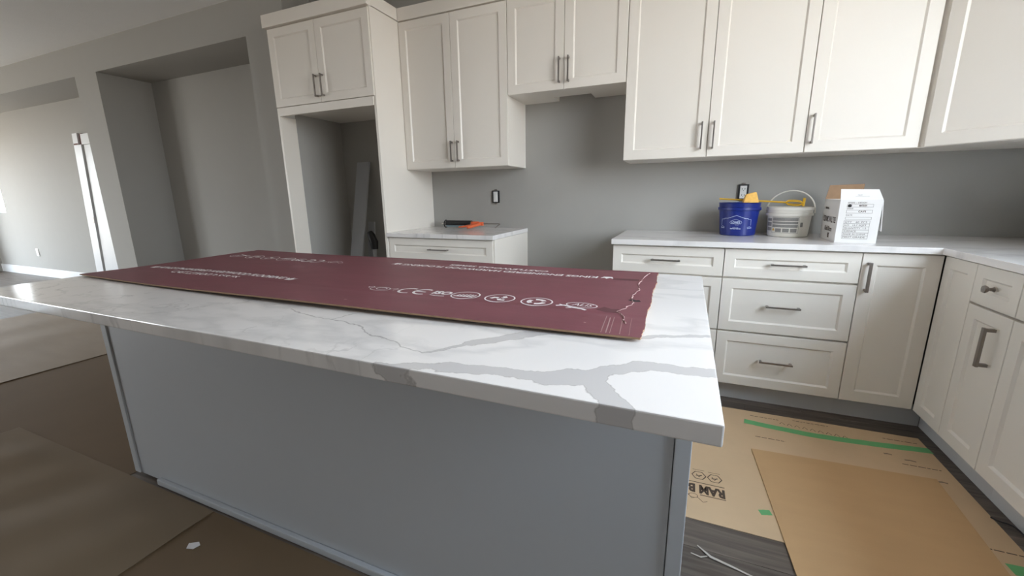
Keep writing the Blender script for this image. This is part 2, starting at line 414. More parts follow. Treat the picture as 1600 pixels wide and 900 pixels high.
# --- diagonal corner wall cabinet
t = thing('corner_wall_cabinet', 'white diagonal corner wall cabinet with one wide door', 'cabinet', (2.199, -.345, 0), -math.pi/4)
ci, si = math.cos(math.pi/4), math.sin(math.pi/4)
def to_loc(px, py):
    dx, dy = px-2.199, py+.345
    return (dx*ci-dy*si, dx*si+dy*ci)
bm = bmesh.new()
prism(bm, [to_loc(*q) for q in ((2.199, -.001), (2.199, -.32), (2.545, -.69), (2.889, -.69), (2.889, -.001))], UB, UT+.005)
obj('body', bm, WHITE, t)
d = shaker('door', t, .018, .50, UB, UT); 
for v in d.data.vertices: v.co.y -= .004
pull(d, .47, 1.49)
bm = bmesh.new(); box(bm, .01, .50, -.006, .03, UT+.006, UC); obj('crown', bm, WHITE, t)

# --- base cabinets
def base_cab(label, loc, rz, W_, depth=.60, name='base_cabinet', kick=True, x_in=0, x_l=0):
    t = thing(name, label, 'cabinet', loc, rz)
    B('body', WHITE, t, (.0008, W_-.0008, .0205, depth+.02, .11, .882))
    if kick: B('toe_kick', KICK, t, (-x_l, W_+x_in, .065, .083, 0, .1095))
    return t
ZD = (.725, .878); Z2 = (.427, .718); Z3 = (.112, .420)
t = base_cab('white base cabinet standing beside the refrigerator surround', (-.856, BF, 0), 0, .855)
d = shaker('drawer', t, 0, .855, .722, .878, fr=.048); pull(d, .435, .803, .16, False)
for k in (0, 1):
    d = shaker('door', t, .4275*k, .4275*(k+1), .112, .716); pull(d, .40+.055*k, .62)
B('side_panel', WHITE, t, (.8545, .866, .008, .624, 0, .883), bevel=.001)
t = base_cab('white three-drawer base cabinet at the range gap end of the counter', (.783, BF, 0), 0, .5885)
for zz in (ZD, Z2, Z3):
    d = shaker('drawer', t, 0, .5885, *zz, fr=.048); pull(d, .294, .803 if zz == ZD else (.58 if zz == Z2 else .272), .155, False)
t = base_cab('white three-drawer base cabinet under the two pails', (1.372, BF, 0), 0, .5925)
for zz in (ZD, Z2, Z3):
    d = shaker('drawer', t, 0, .5925, *zz, fr=.05); pull(d, .293, .803 if zz == ZD else (.58 if zz == Z2 else .272), .155, False)
t = base_cab('white single-door base cabinet in the corner under the tile carton', (1.965, BF, 0), 0, .297, x_in=.065)
d = shaker('door', t, 0, .297, .112, .878); pull(d, .028, .763, .145, w=.012)
RF = 2.264
t = base_cab('narrow white base panel cabinet in the inner corner, without a handle', (RF, BF-.001, 0), -math.pi/2, .228, x_l=.066)
shaker('door', t, 0.0, .228, .112, .878, fr=.05)
t = base_cab('slim white base cabinet with a round knob drawer above a long-handled door', (RF, -.854, 0), -math.pi/2, .26)
d = shaker('drawer', t, 0, .26, .722, .878, fr=.048); knob(d, .125, .797)
d = shaker('door', t, 0, .26, .112, .716, fr=.052); pull(d, .185, .583, .155, w=.016, off=.036)
t = base_cab('wide white sink base cabinet beside the knob drawer cabinet', (RF, -1.1145, 0), -math.pi/2, .86)
shaker('false_drawer_front', t, 0, .86, .722, .878, fr=.048)
for k in (0, 1):
    d = shaker('door', t, .43*k, .43*(k+1), .112, .716); pull(d, .40+.06*k, .60)
t = base_cab('white base cabinet at the far end of the sink run', (RF, -1.975, 0), -math.pi/2, .80)
shaker('drawer', t, 0, .80, .722, .878, fr=.048)
for k in (0, 1): shaker('door', t, .4*k, .4*(k+1), .112, .716)
# --- countertops
bm = bmesh.new(); box(bm, -.8565, .012, -.65, -.001, .8845, .914)
tag(obj('countertop', bm, QC, bevel=.002), 'short white quartz countertop with a caulking gun lying on it', 'countertop')
bm = bmesh.new(); prism(bm, [(.776, -.001), (.776, -.65), (2.24, -.65), (2.24, -2.79), (2.889, -2.79), (2.889, -.001)], .8845, .914)
tag(obj('countertop', bm, QC, bevel=.002), 'long L-shaped white quartz countertop carrying the pails and the tile carton', 'countertop')

# ------------------------------------------------------------------ island
t = thing('kitchen_island', 'large kitchen island base with plain pale grey panel sides', 'island', (.115, -1.9, 0))
ox, oy = .115, -1.9
def ib(x0, x1, y0, y1, z0, z1): return (x0-ox, x1-ox, y0-oy, y1-oy, z0, z1)
B('carcass', ISL, t, ib(-.955, 1.19, -2.25, -1.54, .03, .846))
B('back_panel', ISL, t, ib(-.945, 1.181, -2.259, -2.2505, .012, .846))
B('corner_post', ISL, t, ib(-.982, -.9455, -2.265, -2.235, .012, .846), bevel=.002)
B('corner_post', ISL, t, ib(1.1835, 1.215, -2.265, -2.235, 0, .846), bevel=.002)
B('end_panel', ISL, t, ib(1.1915, 1.213, -2.2345, -1.53, 0, .846))
B('end_panel', ISL, t, ib(-.980, -.956, -2.2345, -1.53, .0, .846))
B('shoe_moulding', ISL, t, ib(-.80, 1.183, -2.277, -2.2595, .002, .028), bevel=.004)
bm = bmesh.new(); box(bm, -1.045, 1.236, -2.541, -1.492, .848, .880)
tag(obj('island_countertop', bm, QI, bevel=.0025), 'white quartz island slab with broad grey veins', 'countertop')

# flattened maroon flooring carton on the island
def card_z(x, y):
    z = .8815 + .0022*math.sin(x*5.1+1)*math.sin(y*7) + .0022
    n = max(0, (-2.05-y)/.22)                                     # near flange lifts off the slab
    z += .006*n*n*(.55+.45*math.sin(x*2.6+.6))
    for fy in (-2.115, -1.66+.12): z -= .0016*math.exp(-((y-fy)/.006)**2)
    return max(z, .8815)
ct = thing('flattened_carton', 'flattened maroon flooring carton with white printing and a torn end, spread on the island', 'carton', (0, -1.9, .881))
def build_card():
    bm = bmesh.new(); nx, ny = 150, 60; X0, X1, Y0, Y1 = -1.035, 1.104, -2.268, -1.515
    rag = [random.uniform(-.0016, .0016)+.002*math.sin(q*.31) for q in range(ny+1)]
    top, bot = [], []
    for j in range(ny+1):
        yy = Y0+(Y1-Y0)*j/ny; rt, rb = [], []
        for i in range(nx+1):
            f = i/nx
            xe = X1 - .012*(j/ny) + rag[j]
            xx = X0+(xe-X0)*f
            yv = yy - (.03*math.sin(f*math.pi) if j == 0 else .03*math.sin(f*math.pi)*(1-j/ny)**2)
            z = card_z(xx, yv)
            rt.append(bm.verts.new((xx, yv+1.9, z+.0045-.881))); rb.append(bm.verts.new((xx, yv+1.9, z-.881)))
        top.append(rt); bot.append(rb)
    mi = []
    for j in range(ny):
        for i in range(nx):
            bm.faces.new((top[j][i], top[j][i+1], top[j+1][i+1], top[j+1][i]))
            bm.faces.new((bot[j][i], bot[j+1][i], bot[j+1][i+1], bot[j][i+1])).material_index = 1
    for i in range(nx):
        bm.faces.new((bot[0][i], bot[0][i+1], top[0][i+1], top[0][i])).material_index = 1
        bm.faces.new((bot[ny][i+1], bot[ny][i], top[ny][i], top[ny][i+1])).material_index = 1
    for j in range(ny):
        bm.faces.new((bot[j+1][0], bot[j][0], top[j][0], top[j+1][0])).material_index = 1
        bm.faces.new((bot[j][nx], bot[j+1][nx], top[j+1][nx], top[j][nx])).material_index = 1
    return obj('sheet', bm, [MAROON, CORE], ct, smooth=True, fix=False)
build_card()
def drape(bm, dz=.0049):
    """lay a flat print (world XY) onto the carton"""
    for v in bm.verts:
        v.co.z = card_z(v.co.x, v.co.y)+dz-.881; v.co.y += 1.9
    return bm
def oval(bm, cx, cy, flip, kind):
    b2 = bmesh.new(); s = -1 if flip else 1
    R = .040
    if kind != 'leap': ring2(b2, 0, 0, R*1.06, R, .004)
    if kind == 'planks':
        for k in range(6):
            x = -.022+k*.010; h = .018-abs(k-3)*.002
            strip(b2, [(x, -.012), (x+.004, -.012+h*1.4)], .005)
        strip(b2, [(-.032, -.014), (.030, -.014)], .008)
    elif kind == 'globe':
        for a in range(3):
            th = a*2.1+.5
            strip(b2, [(.006*math.cos(th), .006*math.sin(th)), (.018*math.cos(th+.3), .018*math.sin(th+.3)), (.026*math.cos(th+.9), .024*math.sin(th+.9))], .012)
    elif kind == 'recycle':
        for a in range(3):
            th = a*2*math.pi/3+.5
            strip(b2, [(.021*math.cos(th+q), .021*math.sin(th+q)) for q in (0, .4, .8, 1.2, 1.5)], .013)
    elif kind == 'leap':
        ring2(b2, .012, .008, .040, .024, .003)
        merge(b2, text_bm('ALIS', .034, .055, shear=.3), T(.014, .010, 0))
        strip(b2, [(-.05, -.018), (-.03, -.008), (-.01, -.020), (.02, -.026), (.032, -.034)], .008)
        strip(b2, [(-.032, -.010), (-.045, -.002)], .005); strip(b2, [(-.005, -.022), (-.020, -.032)], .004)
    elif kind == 'seal':
        pass
    merge(bm, b2, T(cx, cy, 0, math.pi if flip else 0))
def crown_mark(bm, cx, cy, flip, s=.045):
    b2 = bmesh.new()
    pts = [(-.5, .3), (-.25, -.05), (0, .45), (.25, -.05), (.5, .3), (.32, -.4), (-.32, -.4)]
    c = b2.verts.new((0, -.2, 0)); vs = [b2.verts.new((x*s, y*s, 0)) for x, y in pts]; c.co = (0, -.15*s, 0)
    for i in range(len(vs)): b2.faces.new((c, vs[i], vs[(i+1) % len(vs)]))
    merge(bm, b2, T(cx, cy, 0, math.pi if flip else 0))
def icon_row(cx0, y, flip):
    """seven marks, first (scribbled seal) at cx0"""
    s = -1 if flip else 1
    bm = bmesh.new()
    for k, kd in ((3, 'planks'), (4, 'globe'), (5, 'recycle'), (6, 'leap')): oval(bm, cx0+s*(.305+.109*(k-3)), y, flip, kd)
    b2 = bmesh.new()                                        # C and E marks
    for q, e in ((.105, 0), (.160, 1)):
        strip(b2, [(q+.030*math.cos(a), .030*math.sin(a)) for a in [math.radians(60+v*15) for v in range(17)]], .008)
        if e: strip(b2, [(q-.028, 0), (q+.008, 0)], .007)
    merge(b2, text_bm('ISO', .046, .062, bold=.002), T(.225, .004, 0)); strip(b2, [(.200, -.026), (.22, -.031), (.25, -.029)], .005)
    ring2(b2, 0, -.004, .036, .022, .0025); ring2(b2, .002, 0, .018, .013, .003)
    strip(b2, [(-.06, .012), (-.045, .02), (-.03, .008), (-.05, 0), (-.058, .012)], .003); strip(b2, [(.03, .0), (.05, .016), (.062, .008), (.052, -.008)], .003)
    merge(bm, b2, T(cx0, y, 0, math.pi if flip else 0))
    obj('printed_marks', drape(bm), INKW, ct, kind='stuff')
icon_row(.292, -2.068, False)
icon_row(-.275, -1.705, True)
def slogan(xa, xb, y, y2, flip):
    bm = bmesh.new(); r = math.pi if flip else 0; mid = (xa+xb)/2; w = abs(xb-xa)-.09
    merge(bm, text_bm('KINGS ENGINEERED HARDWOOD FLOORING', .042, w, bold=.0012), T(mid, y, 0, r))
    merge(bm, text_bm('CASTLEWOOD SERIES', .036, w*.52, bold=.001), T(mid, y2, 0, r))
    crown_mark(bm, xa+.012, y, flip); crown_mark(bm, xb-.012, y, flip)
    obj('printed_lettering', drape(bm), INKW, ct, kind='stuff')
slogan(.03, .945, -1.668, -1.612, True)
slogan(-.955, -.115, -2.052, -2.104, False)
# torn end: ragged pale tear, small dark hole, scratched flap lines
bm = bmesh.new()
pts = [(1.063, -1.54), (1.050, -1.62), (1.050, -1.70), (1.046, -1.74), (1.056, -1.80), (1.052, -1.87), (1.044, -1.93), (1.060, -1.985), (1.045, -2.05), (1.03, -2.09), (1.05, -2.115), (1.055, -2.15), (1.062, -2.19)]
fine = []
for a, b_ in zip(pts, pts[1:]):
    for k in range(5):
        f = k/5; fine.append((a[0]+(b_[0]-a[0])*f+random.uniform(-.003, .003), a[1]+(b_[1]-a[1])*f))
n = len(fine)
rows = []
for i, (x, yv) in enumerate(fine):
    wv = random.uniform(.0006, .0026)*(1 if i % 4 else .3)
    rows.append((bm.verts.new((x-wv, yv, 0)), bm.verts.new((x, yv, 1)), bm.verts.new((x+wv, yv, 0))))
for a, b_ in zip(rows, rows[1:]):
    for k in (0, 1): bm.faces.new((a[k], a[k+1], b_[k+1], b_[k]))
for v in bm.verts:
    up = v.co.z; v.co.z = card_z(v.co.x, v.co.y)+.0049-.881+up*random.uniform(.0005, .003); v.co.y += 1.9
obj('torn_edge', bm, TORN, ct)
bm = bmesh.new()
for x in (1.018, 1.028, 1.036, 1.056, 1.075): strip(bm, [(x-.004, -2.125-random.uniform(0, .02)), (x, -2.19), (x+.006, -2.262)], random.uniform(.001, .0025))
strip(bm, [(.30, -2.232), (.31, -2.232)], .006); strip(bm, [(.975, -2.205), (.980, -2.205)], .006)
obj('scratch_marks', drape(bm), TORN, ct, kind='stuff')
bm = bmesh.new(); strip(bm, [(1.045, -1.955), (1.058, -1.965), (1.072, -1.96)], .018); obj('tear_hole', drape(bm), DARK, ct)
bm = bmesh.new(); strip(bm, [(.955, -1.685), (.99, -1.682), (1.04, -1.68)], .030)
MD = mat('maroon_dark', (.11, .032, .04), .6)
obj('hand_slot', drape(bm), MD, ct)
bm = bmesh.new(); strip(bm, [(.985, -2.07), (1.01, -2.085), (1.035, -2.08)], .035); obj('hand_slot', drape(bm), MD, ct)

# ------------------------------------------------------------------ floor coverings
def sheet(name, x0, x1, y0, y1, z, m, label, cat, amp=0, nx=2, ny=2, f=None, th=.0015):
    bm = bmesh.new(); g = []
    for j in range(ny+1):
        g.append([])
        for i in range(nx+1):
            x = x0+(x1-x0)*i/nx; yv = y0+(y1-y0)*j/ny
            g[-1].append(bm.verts.new((x, yv, z+th+(f(x, yv) if f else 0))))
    for j in range(ny):
        for i in range(nx): bm.faces.new((g[j][i], g[j][i+1], g[j+1][i+1], g[j+1][i]))
    r = bmesh.ops.extrude_face_region(bm, geom=list(bm.faces))
    for e in r['geom']:
        if isinstance(e, bmesh.types.BMVert): e.co.z -= th*.9
    return tag(obj(name, bm, m, smooth=True), label, cat)
def rip(x, y): return .0035*(1+math.sin(x*9+1.5*math.sin(y*3.1)+y*1.3))*(.6+.4*math.sin(x*3.3+y*2.1))
sheet('floor_paper', -5.21, -2.93, -5.2, -.62, .0045, KRAFT, 'pale kraft floor paper spread across the living area beyond the island', 'floor paper', nx=70, ny=60, f=rip)
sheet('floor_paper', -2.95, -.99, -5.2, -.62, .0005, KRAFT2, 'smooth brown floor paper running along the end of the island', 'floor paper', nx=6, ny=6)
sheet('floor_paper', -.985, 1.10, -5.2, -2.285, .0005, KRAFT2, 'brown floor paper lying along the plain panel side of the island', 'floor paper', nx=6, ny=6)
def rip2(x, y):
    a = x*.55+y*.83
    e = min(1, max(0, (-2.29-y)/.10))
    return e*(.007*(1+math.sin(x*7.5-y*3.2+.8*math.sin(x*2+y*5)))+.004*(1+math.sin(x*17-y*7))*(.5+.5*math.sin(y*4)))
sheet('wrinkled_floor_paper', -2.02, -.42, -4.6, -2.285, .0025, KRAFT3, 'wrinkled greyish kraft paper laid loosely over the brown floor paper', 'floor paper', nx=110, ny=110, f=rip2)
bm = bmesh.new(); prism(bm, [(-.345, -2.415), (-.318, -2.398), (-.300, -2.405), (-.305, -2.425), (-.33, -2.432)], .0025, .004)
tag(obj('paper_scrap', bm, INKW), 'small white scrap on the brown paper beside the island panel', 'scrap')

ram = thing('floor_protection_board', 'tan printed floor protection board between the island and the base cabinets', 'floor board', (1.75, -1.17, 0))
bm = bmesh.new(); box(bm, 1.2165-1.75, 2.275-1.75, -1.642+1.17, -.700+1.17, .0004, .0024); obj('board', bm, RAM, ram)
bm = bmesh.new()
ZR = .0028
def rl(b2): place(b2, T(-1.75, 1.17, ZR)); return b2
def dash(bm, xa, xb, yv, w=.0045):
    x = xa
    while x < xb:
        l = random.uniform(.008, .03); strip(bm, [(x, yv+(xb-x)*.0), (min(x+l, xb), yv)], w); x += l+.004
for xa, xb, yv in ((1.561, 1.69, -.752), (1.757, 1.91, -.731), (1.559, 1.685, -.961), (2.12, 2.248, -.758), (2.118, 2.248, -.967), (2.16, 2.27, -1.42)): dash(bm, xa, xb, yv)
merge(bm, text_bm('RAM B', .068, .135, align='LEFT', bold=.0035), T(1.392, -1.462, 0, math.pi))
strip(bm, [(1.255, -1.425), (1.392, -1.423)], .004); strip(bm, [(1.300, -1.500), (1.392, -1.498)], .004)
for cx in (1.298, 1.358):
    strip(bm, [(cx+.027*math.cos(a*math.pi/3), -1.376+.027*math.sin(a*math.pi/3)) for a in range(7)], .004)
    strip(bm, [(cx-.010, -1.37), (cx, -1.386), (cx+.010, -1.37)], .004); strip(bm, [(cx-.012, -1.380), (cx+.012, -1.374)], .004)
    strip(bm, [(cx-.024, -1.340), (cx+.022, -1.338)], .002)
strip(bm, [(1.255, -1.51), (1.27, -1.53), (1.29, -1.518), (1.31, -1.54), (1.325, -1.53)], .0025); ring2(bm, 1.275, -1.512, .016, .012, .002)
for k in range(9):                                            # faint lettering beside the green tape
    x = 1.69+k*.032; strip(bm, [(x, -.79-.004*k), (x+.012, -.77-.004*k), (x+.022, -.792-.004*k)], .003)
obj('printed_lettering', rl(bm), INKB, ram, kind='stuff')
bm = bmesh.new()
for x, yv, l in ((2.075, -.905, .03), (2.14, -.93, .04), (2.2, -1.06, .03)): strip(bm, [(x, yv), (x+l*.5, yv+.004), (x+l, yv)], .009)
obj('stain', rl(bm), mat('dry_stain', (.25, .18, .12), .8), ram)

bm = bmesh.new(); prism(bm, [(1.527, -1.088), (2.198, -1.050), (2.172, -1.53), (2.13, -2.3), (1.585, -2.3), (1.567, -1.77)], .0033, .0073)
tag(obj('cardboard_sheet', bm, CARD, bevel=.0005), 'plain brown cardboard sheet lying on the tan floor board', 'cardboard')
def tape(pts, w, z, label):
    bm = bmesh.new(); fine = []
    for a, b_ in zip(pts, pts[1:]):
        for k in range(6): fine.append((a[0]+(b_[0]-a[0])*k/6, a[1]+(b_[1]-a[1])*k/6+random.uniform(-.0012, .0012)))
    fine.append(pts[-1]); strip(bm, fine, w, z)
    r = bmesh.ops.extrude_face_region(bm, geom=list(bm.faces))
    for e in r['geom']:
        if isinstance(e, bmesh.types.BMVert): e.co.z += .0004
    tag(obj('masking_tape', bm, TAPE), label, 'tape')
tape([(1.525, -.825), (1.65, -.838), (1.80, -.850), (1.93, -.845), (2.10, -.828), (2.278, -.806)], .044, .0026, 'long strip of green tape across the tan floor board')
tape([(2.19, -1.497), (2.272, -1.494)], .045, .0026, 'short piece of green tape at the corner of the cardboard sheet')
tape([(1.503, -1.517), (1.541, -1.505)], .026, .0026, 'tiny green tape scrap at the edge of the cardboard sheet')
bm = bmesh.new(); tube(bm, [(2.30-.03*math.cos(q*.45)*(1-q*.05), -1.24-.012*q-.008*math.sin(q*1.1), .006+.010*abs(math.sin(q*.5))) for q in range(10)], .003, 6)
tag(obj('cable_end', bm, BLACK, smooth=True), 'short black cable end poking out at the toe kick', 'cable')
# debris on the planks
bm = bmesh.new(); tube(bm, [(1.285, -1.765, .003), (1.325, -1.80, .004), (1.40, -1.818, .003), (1.50, -1.845, .003)], [.002, .005, .004, .002], 6, flat=.4)
tube(bm, [(1.265, -1.806, .003), (1.295, -1.812, .003), (1.315, -1.80, .003)], [.002, .003, .002], 6, flat=.4)
tag(obj('wood_sliver', bm, mat('pale_sliver', (.52, .47, .41), .8, noise=.15, nscale=30)), 'pale forked sliver lying on the bare dark planks', 'debris')

# ------------------------------------------------------------------ things on the counters
ZK = .9145
def wrap(bm, cx, cy, zc, r0, r1, h, dr=.0008, face=-math.pi/2):
    """wrap a flat (x, y) print around a tapered pail; y is height above its base"""
    for v in bm.verts:
        x, hh = v.co.x, v.co.y; R = r0+(r1-r0)*hh/h+dr; a = face+x/R
        v.co = Vector((cx+R*math.cos(a), cy+R*math.sin(a), zc+hh))
    return bm
def dense(pts, n=6):
    o = []
    for a, b_ in zip(pts, pts[1:]):
        for k in range(n): o.append((a[0]+(b_[0]-a[0])*k/n, a[1]+(b_[1]-a[1])*k/n))
    return o+[pts[-1]]
# blue pail
bx, by = 1.462, -.195
p = thing('blue_pail', 'blue plastic pail with white house-outline print on the long countertop', 'pail', (bx, by, ZK))
bm = bmesh.new(); lathe(bm, [(.0001, 0), (.091, 0), (.096, .004), (.108, .150), (.117, .152), (.117, .166), (.110, .167), (.112, .190), (.115, .192), (.1125, .194), (.108, .192), (.093, .008), (.0001, .008)], seg=48)
obj('bucket', bm, BLUE, p, smooth=True)
bm = bmesh.new(); tube(bm, [(.118*math.cos(a)*1.0, -.045*math.sin(a), .158-.075*math.sin(a)) for a in [math.pi*k/14 for k in range(15)]], .0022, 6)
for v in bm.verts: v.co = Matrix.Rotation(math.pi*.93, 4, 'Z') @ Matrix.Rotation(-.7, 4, 'X') @ (v.co-Vector((0, 0, .158))) + Vector((0, 0, .158))
obj('bail', bm, PAILW, p, smooth=True)
FA = math.radians(-90-12)
bm = bmesh.new(); R0, R1, H = .096, .108, .15
strip(bm, dense([(-.090, .062), (-.088, .098), (-.068, .099), (-.067, .103), (-.045, .104), (.002, .121), (.048, .104), (.066, .103), (.068, .098), (.084, .098), (.085, .062)]), .0022)
strip(bm, dense([(-.026, .072), (-.032, .079), (-.028, .088), (0, .099), (.028, .088), (.032, .079), (.026, .072), (-.026, .072)]), .0016)
merge(bm, text_bm("LOWE'S", .017, .046, bold=.0006), T(0, .080, 0))
merge(bm, text_bm('BUCKET', .0065, .02), T(.008, .065, 0))
merge(bm, text_bm('NEVER STOP', .007, .03), T(0, .050, 0)); merge(bm, text_bm('IMPROVING', .009, .056, bold=.0004), T(0, .043, 0))
for cx, w_ in ((-.080, .028), (.078, .026)):
    strip(bm, dense([(cx-w_/2, .044), (cx-w_/2, .052), (cx, .058), (cx+w_/2, .052), (cx+w_/2, .044)]), .0015); merge(bm, text_bm("LOWE'S", .009, w_*.85, bold=.0004), T(cx, .047, 0))
obj('printed_logo', wrap(bm, 0, 0, 0, R0, R1, H, face=FA), mat('pale_blue_ink', (.55, .62, .80), .5), p)
# white pail
wx, wy = 1.722, -.205
p = thing('white_pail', 'white plastic pail with a grey printed label and raised bail handle', 'pail', (wx, wy, ZK))
bm = bmesh.new(); lathe(bm, [(.0001, 0), (.095, 0), (.100, .005), (.108, .118), (.118, .120), (.118, .134), (.112, .136), (.112, .150), (.117, .152), (.117, .166), (.112, .168), (.109, .165), (.098, .008), (.0001, .008)], seg=48)
obj('bucket', bm, PAILW, p, smooth=True)
bm = bmesh.new(); A = Matrix.Rotation(math.radians(-22), 4, 'Z')
tube(bm, [A @ Vector((.121*math.cos(a), .02*math.sin(a), .135+.125*math.sin(a)**.9)) for a in [math.pi*k/24 for k in range(25)]], .0036, 8)
obj('bail', bm, PAILW, p, smooth=True)
FW = math.radians(-90-20)
def grid_rect(bm, x0, x1, y0, y1, n=8):
    for k in range(n):
        xa, xb = x0+(x1-x0)*k/n, x0+(x1-x0)*(k+1)/n
        bm.faces.new([bm.verts.new(q) for q in ((xa, y0, 0), (xb, y0, 0), (xb, y1, 0), (xa, y1, 0))])
bm = bmesh.new()
for y0, y1 in ((.092, .110), (.075, .088), (.055, .071)): grid_rect(bm, -.066, .066, y0, y1)
for k in range(3): grid_rect(bm, -.046+k*.038, -.014+k*.038, .028, .049, 3)
for y0, y1 in ((.090, .104), (.060, .082), (.034, .052)): grid_rect(bm, -.112, -.074, y0, y1, 4)
grid_rect(bm, .078, .093, .058, .084, 2)
obj('printed_label', wrap(bm, 0, 0, 0, .100, .108, .118, face=FW), GRIME, p)
bm = bmesh.new(); v = [bm.verts.new(q) for q in ((-.066, .036, 0), (-.050, .036, 0), (-.058, .051, 0))]; bm.faces.new(v)
obj('warning_triangle', wrap(bm, 0, 0, 0, .100, .108, .118, dr=.0010, face=FW), YEL, p)
bm = bmesh.new(); strip(bm, dense([(-.070, .024), (-.070, .114), (.070, .114), (.070, .024), (-.070, .024)]), .0014)
obj('label_border', wrap(bm, 0, 0, 0, .100, .108, .118, face=FW), GRIME, p)
# sponge resting on the rim of the blue pail
bm = bmesh.new()
q = [(-.038, -.03, 0), (.042, -.03, 0), (.042, .05, 0), (-.038, .05, 0), (-.026, -.012, .048), (.026, -.012, .062), (.026, .035, .062), (-.026, .035, .048)]
vs = [bm.verts.new(a) for a in q]
for f in ((3,2,1,0),(4,5,6,7),(0,1,5,4),(1,2,6,5),(2,3,7,6),(3,0,4,7)): bm.faces.new([vs[i] for i in f])
o = tag(obj('sponge', bm, SPONGE, bevel=.006, smooth=True), 'orange grout sponge resting on the blue pail', 'sponge'); o.location = (bx+.045, by-.078, ZK+.1945)
# yellow mixing paddle lying across both pails
m_ = thing('mixing_paddle', 'yellow mixing paddle lying across the two pails', 'paddle', (0, 0, 0))
a = Vector((bx-.112, by+.02, ZK+.217)); b_ = Vector((wx+.03, wy-.02, ZK+.190)); dr = (b_-a).normalized()
bm = bmesh.new(); tube(bm, [a, a+(b_-a)*.5, b_-dr*.05], .0048, 8); obj('shaft', bm, YEL, m_, smooth=True)
side = dr.cross(Vector((0, 0, 1))).normalized(); upv = side.cross(dr)
bm = bmesh.new(); c = b_-dr*.015
for k in range(4):
    th = k*math.pi/2+.5; e = side*math.cos(th)+upv*math.sin(th)
    tube(bm, [c-dr*.045, c-dr*.03+e*.014, c+e*.017, c+dr*.025+e*.014, c+dr*.045], .0035, 6)
obj('mixing_cage', bm, YEL, m_, smooth=True)
bm = bmesh.new(); tube(bm, [c+dr*.043-upv*.016, c+dr*.043+upv*.030], .007, 8); obj('end_bar', bm, YEL, m_, smooth=True)
# tile carton
k = thing('tile_carton', 'open white tile carton with printed form on the long countertop', 'carton', (1.868, -.530, ZK), math.radians(-2))
Wb, Db, Hb = .166, .300, .212
th = .004
B('carton_body', BOXW, k, (0, Wb, 0, th, 0, Hb), (0, Wb, Db-th, Db, 0, Hb), (0, th, th, Db-th, 0, Hb), (Wb-th, Wb, th, Db-th, 0, Hb), (th, Wb-th, th, Db-th, 0, th))
B('carton_filling', mat('inner_cardboard', (.55, .40, .29), .8), k, (th, Wb-th, th, Db-th, th, Hb-.02))
bm = bmesh.new(); vs = [bm.verts.new(q) for q in ((0, 0, Hb), (Wb, 0, Hb), (Wb-.016, .022, Hb+.048), (-.002, .012, Hb+.052))]; bm.faces.new(vs)
r = bmesh.ops.extrude_face_region(bm, geom=list(bm.faces))
for e in r['geom']:
    if isinstance(e, bmesh.types.BMVert): e.co.y += .003
obj('front_flap', bm, BOXW, k)
bm = bmesh.new(); vs = [bm.verts.new(q) for q in ((0, Db-.002, Hb), (Wb-.004, Db-.002, Hb), (Wb-.004, Db-.012, Hb+.078), (.010, Db-.012, Hb+.074))]; bm.faces.new(vs)
r = bmesh.ops.extrude_face_region(bm, geom=list(bm.faces))
for e in r['geom']:
    if isinstance(e, bmesh.types.BMVert): e.co.y -= .003
obj('rear_flap', bm, CORE, k)
bm = bmesh.new(); vs = [bm.verts.new(q) for q in ((Wb, .004, Hb-.004), (Wb, Db*.9, Hb-.004), (Wb+.022, Db*.9, .08), (Wb+.012, .004, .06))]; bm.faces.new(vs)
r = bmesh.ops.extrude_face_region(bm, geom=list(bm.faces))
for e in r['geom']:
    if isinstance(e, bmesh.types.BMVert): e.co.x += .003
obj('side_flap', bm, BOXW, k)
Fm = Matrix.Translation((0, -.0006, 0)) @ Matrix.Rotation(math.pi/2, 4, 'X')        # (x, y) print -> front face
bm = bmesh.new()
def frame(x0, x1, y0, y1, w=.0009):
    strip(bm, [(x0, y0), (x1, y0)], w); strip(bm, [(x0, y1), (x1, y1)], w); strip(bm, [(x0, y0), (x0, y1)], w); strip(bm, [(x1, y0), (x1, y1)], w)
rows = ((.176, .190, 'MATSON'), (.147, .162, 'CAYS'), (.116, .128, ''))
xl, xr = .030, .132
for y0, y1, s_ in rows:
    frame(xl, xr, y0, y1)
    if s_: merge(bm, text_bm(s_, .011, .030, bold=.0003), T(.092, (y0+y1)/2, 0))
for s_, yy in (('SERIES  / DESIGN', .197), ('SHADE', .169), ('DATE', .137)): merge(bm, text_bm(s_, .0095, align='LEFT', width=.075 if len(s_) > 8 else .025), T(xl, yy, 0))
yy = .110
for s_ in ('QTY    60  PCS', 'S.M   10.7 SQFT', 'QUANTITY  1.2', 'SURFACE', 'MADE IN CHINA', 'FIRST GRADE'):
    frame(xl-.003, xr-.003, yy-.0145, yy); merge(bm, text_bm(s_, .0105, align='LEFT', width=.088 if len(s_) > 10 else .05), T(xl, yy-.0072, 0)); yy -= .0148
obj('printed_form', place(bm, Fm), INKB, k, kind='stuff')
bm = bmesh.new(); c = bm.verts.new((0, 0, 0)); vs = [bm.verts.new((.0085*math.cos(q*math.pi/8), .0072*math.sin(q*math.pi/8), 0)) for q in range(16)]
for i in range(16): bm.faces.new((c, vs[i], vs[(i+1) % 16]))
obj('hand_hole', place(bm, Matrix.Translation((.040, -.0009, .183)) @ Matrix.Rotation(math.pi/2, 4, 'X')), DARK, k)
bm = bmesh.new(); tube(bm, [(.044, -.003, .183), (.060, -.008, .196), (.076, -.004, .206)], [.001, .003, .0015], 6, flat=.4); obj('torn_strip', bm, BOXW, k)
Lm = Matrix(((0, 0, -1, -.0006), (-1, 0, 0, 0), (0, 1, 0, 0), (0, 0, 0, 1)))          # (x, y) print -> left face; x runs towards the front
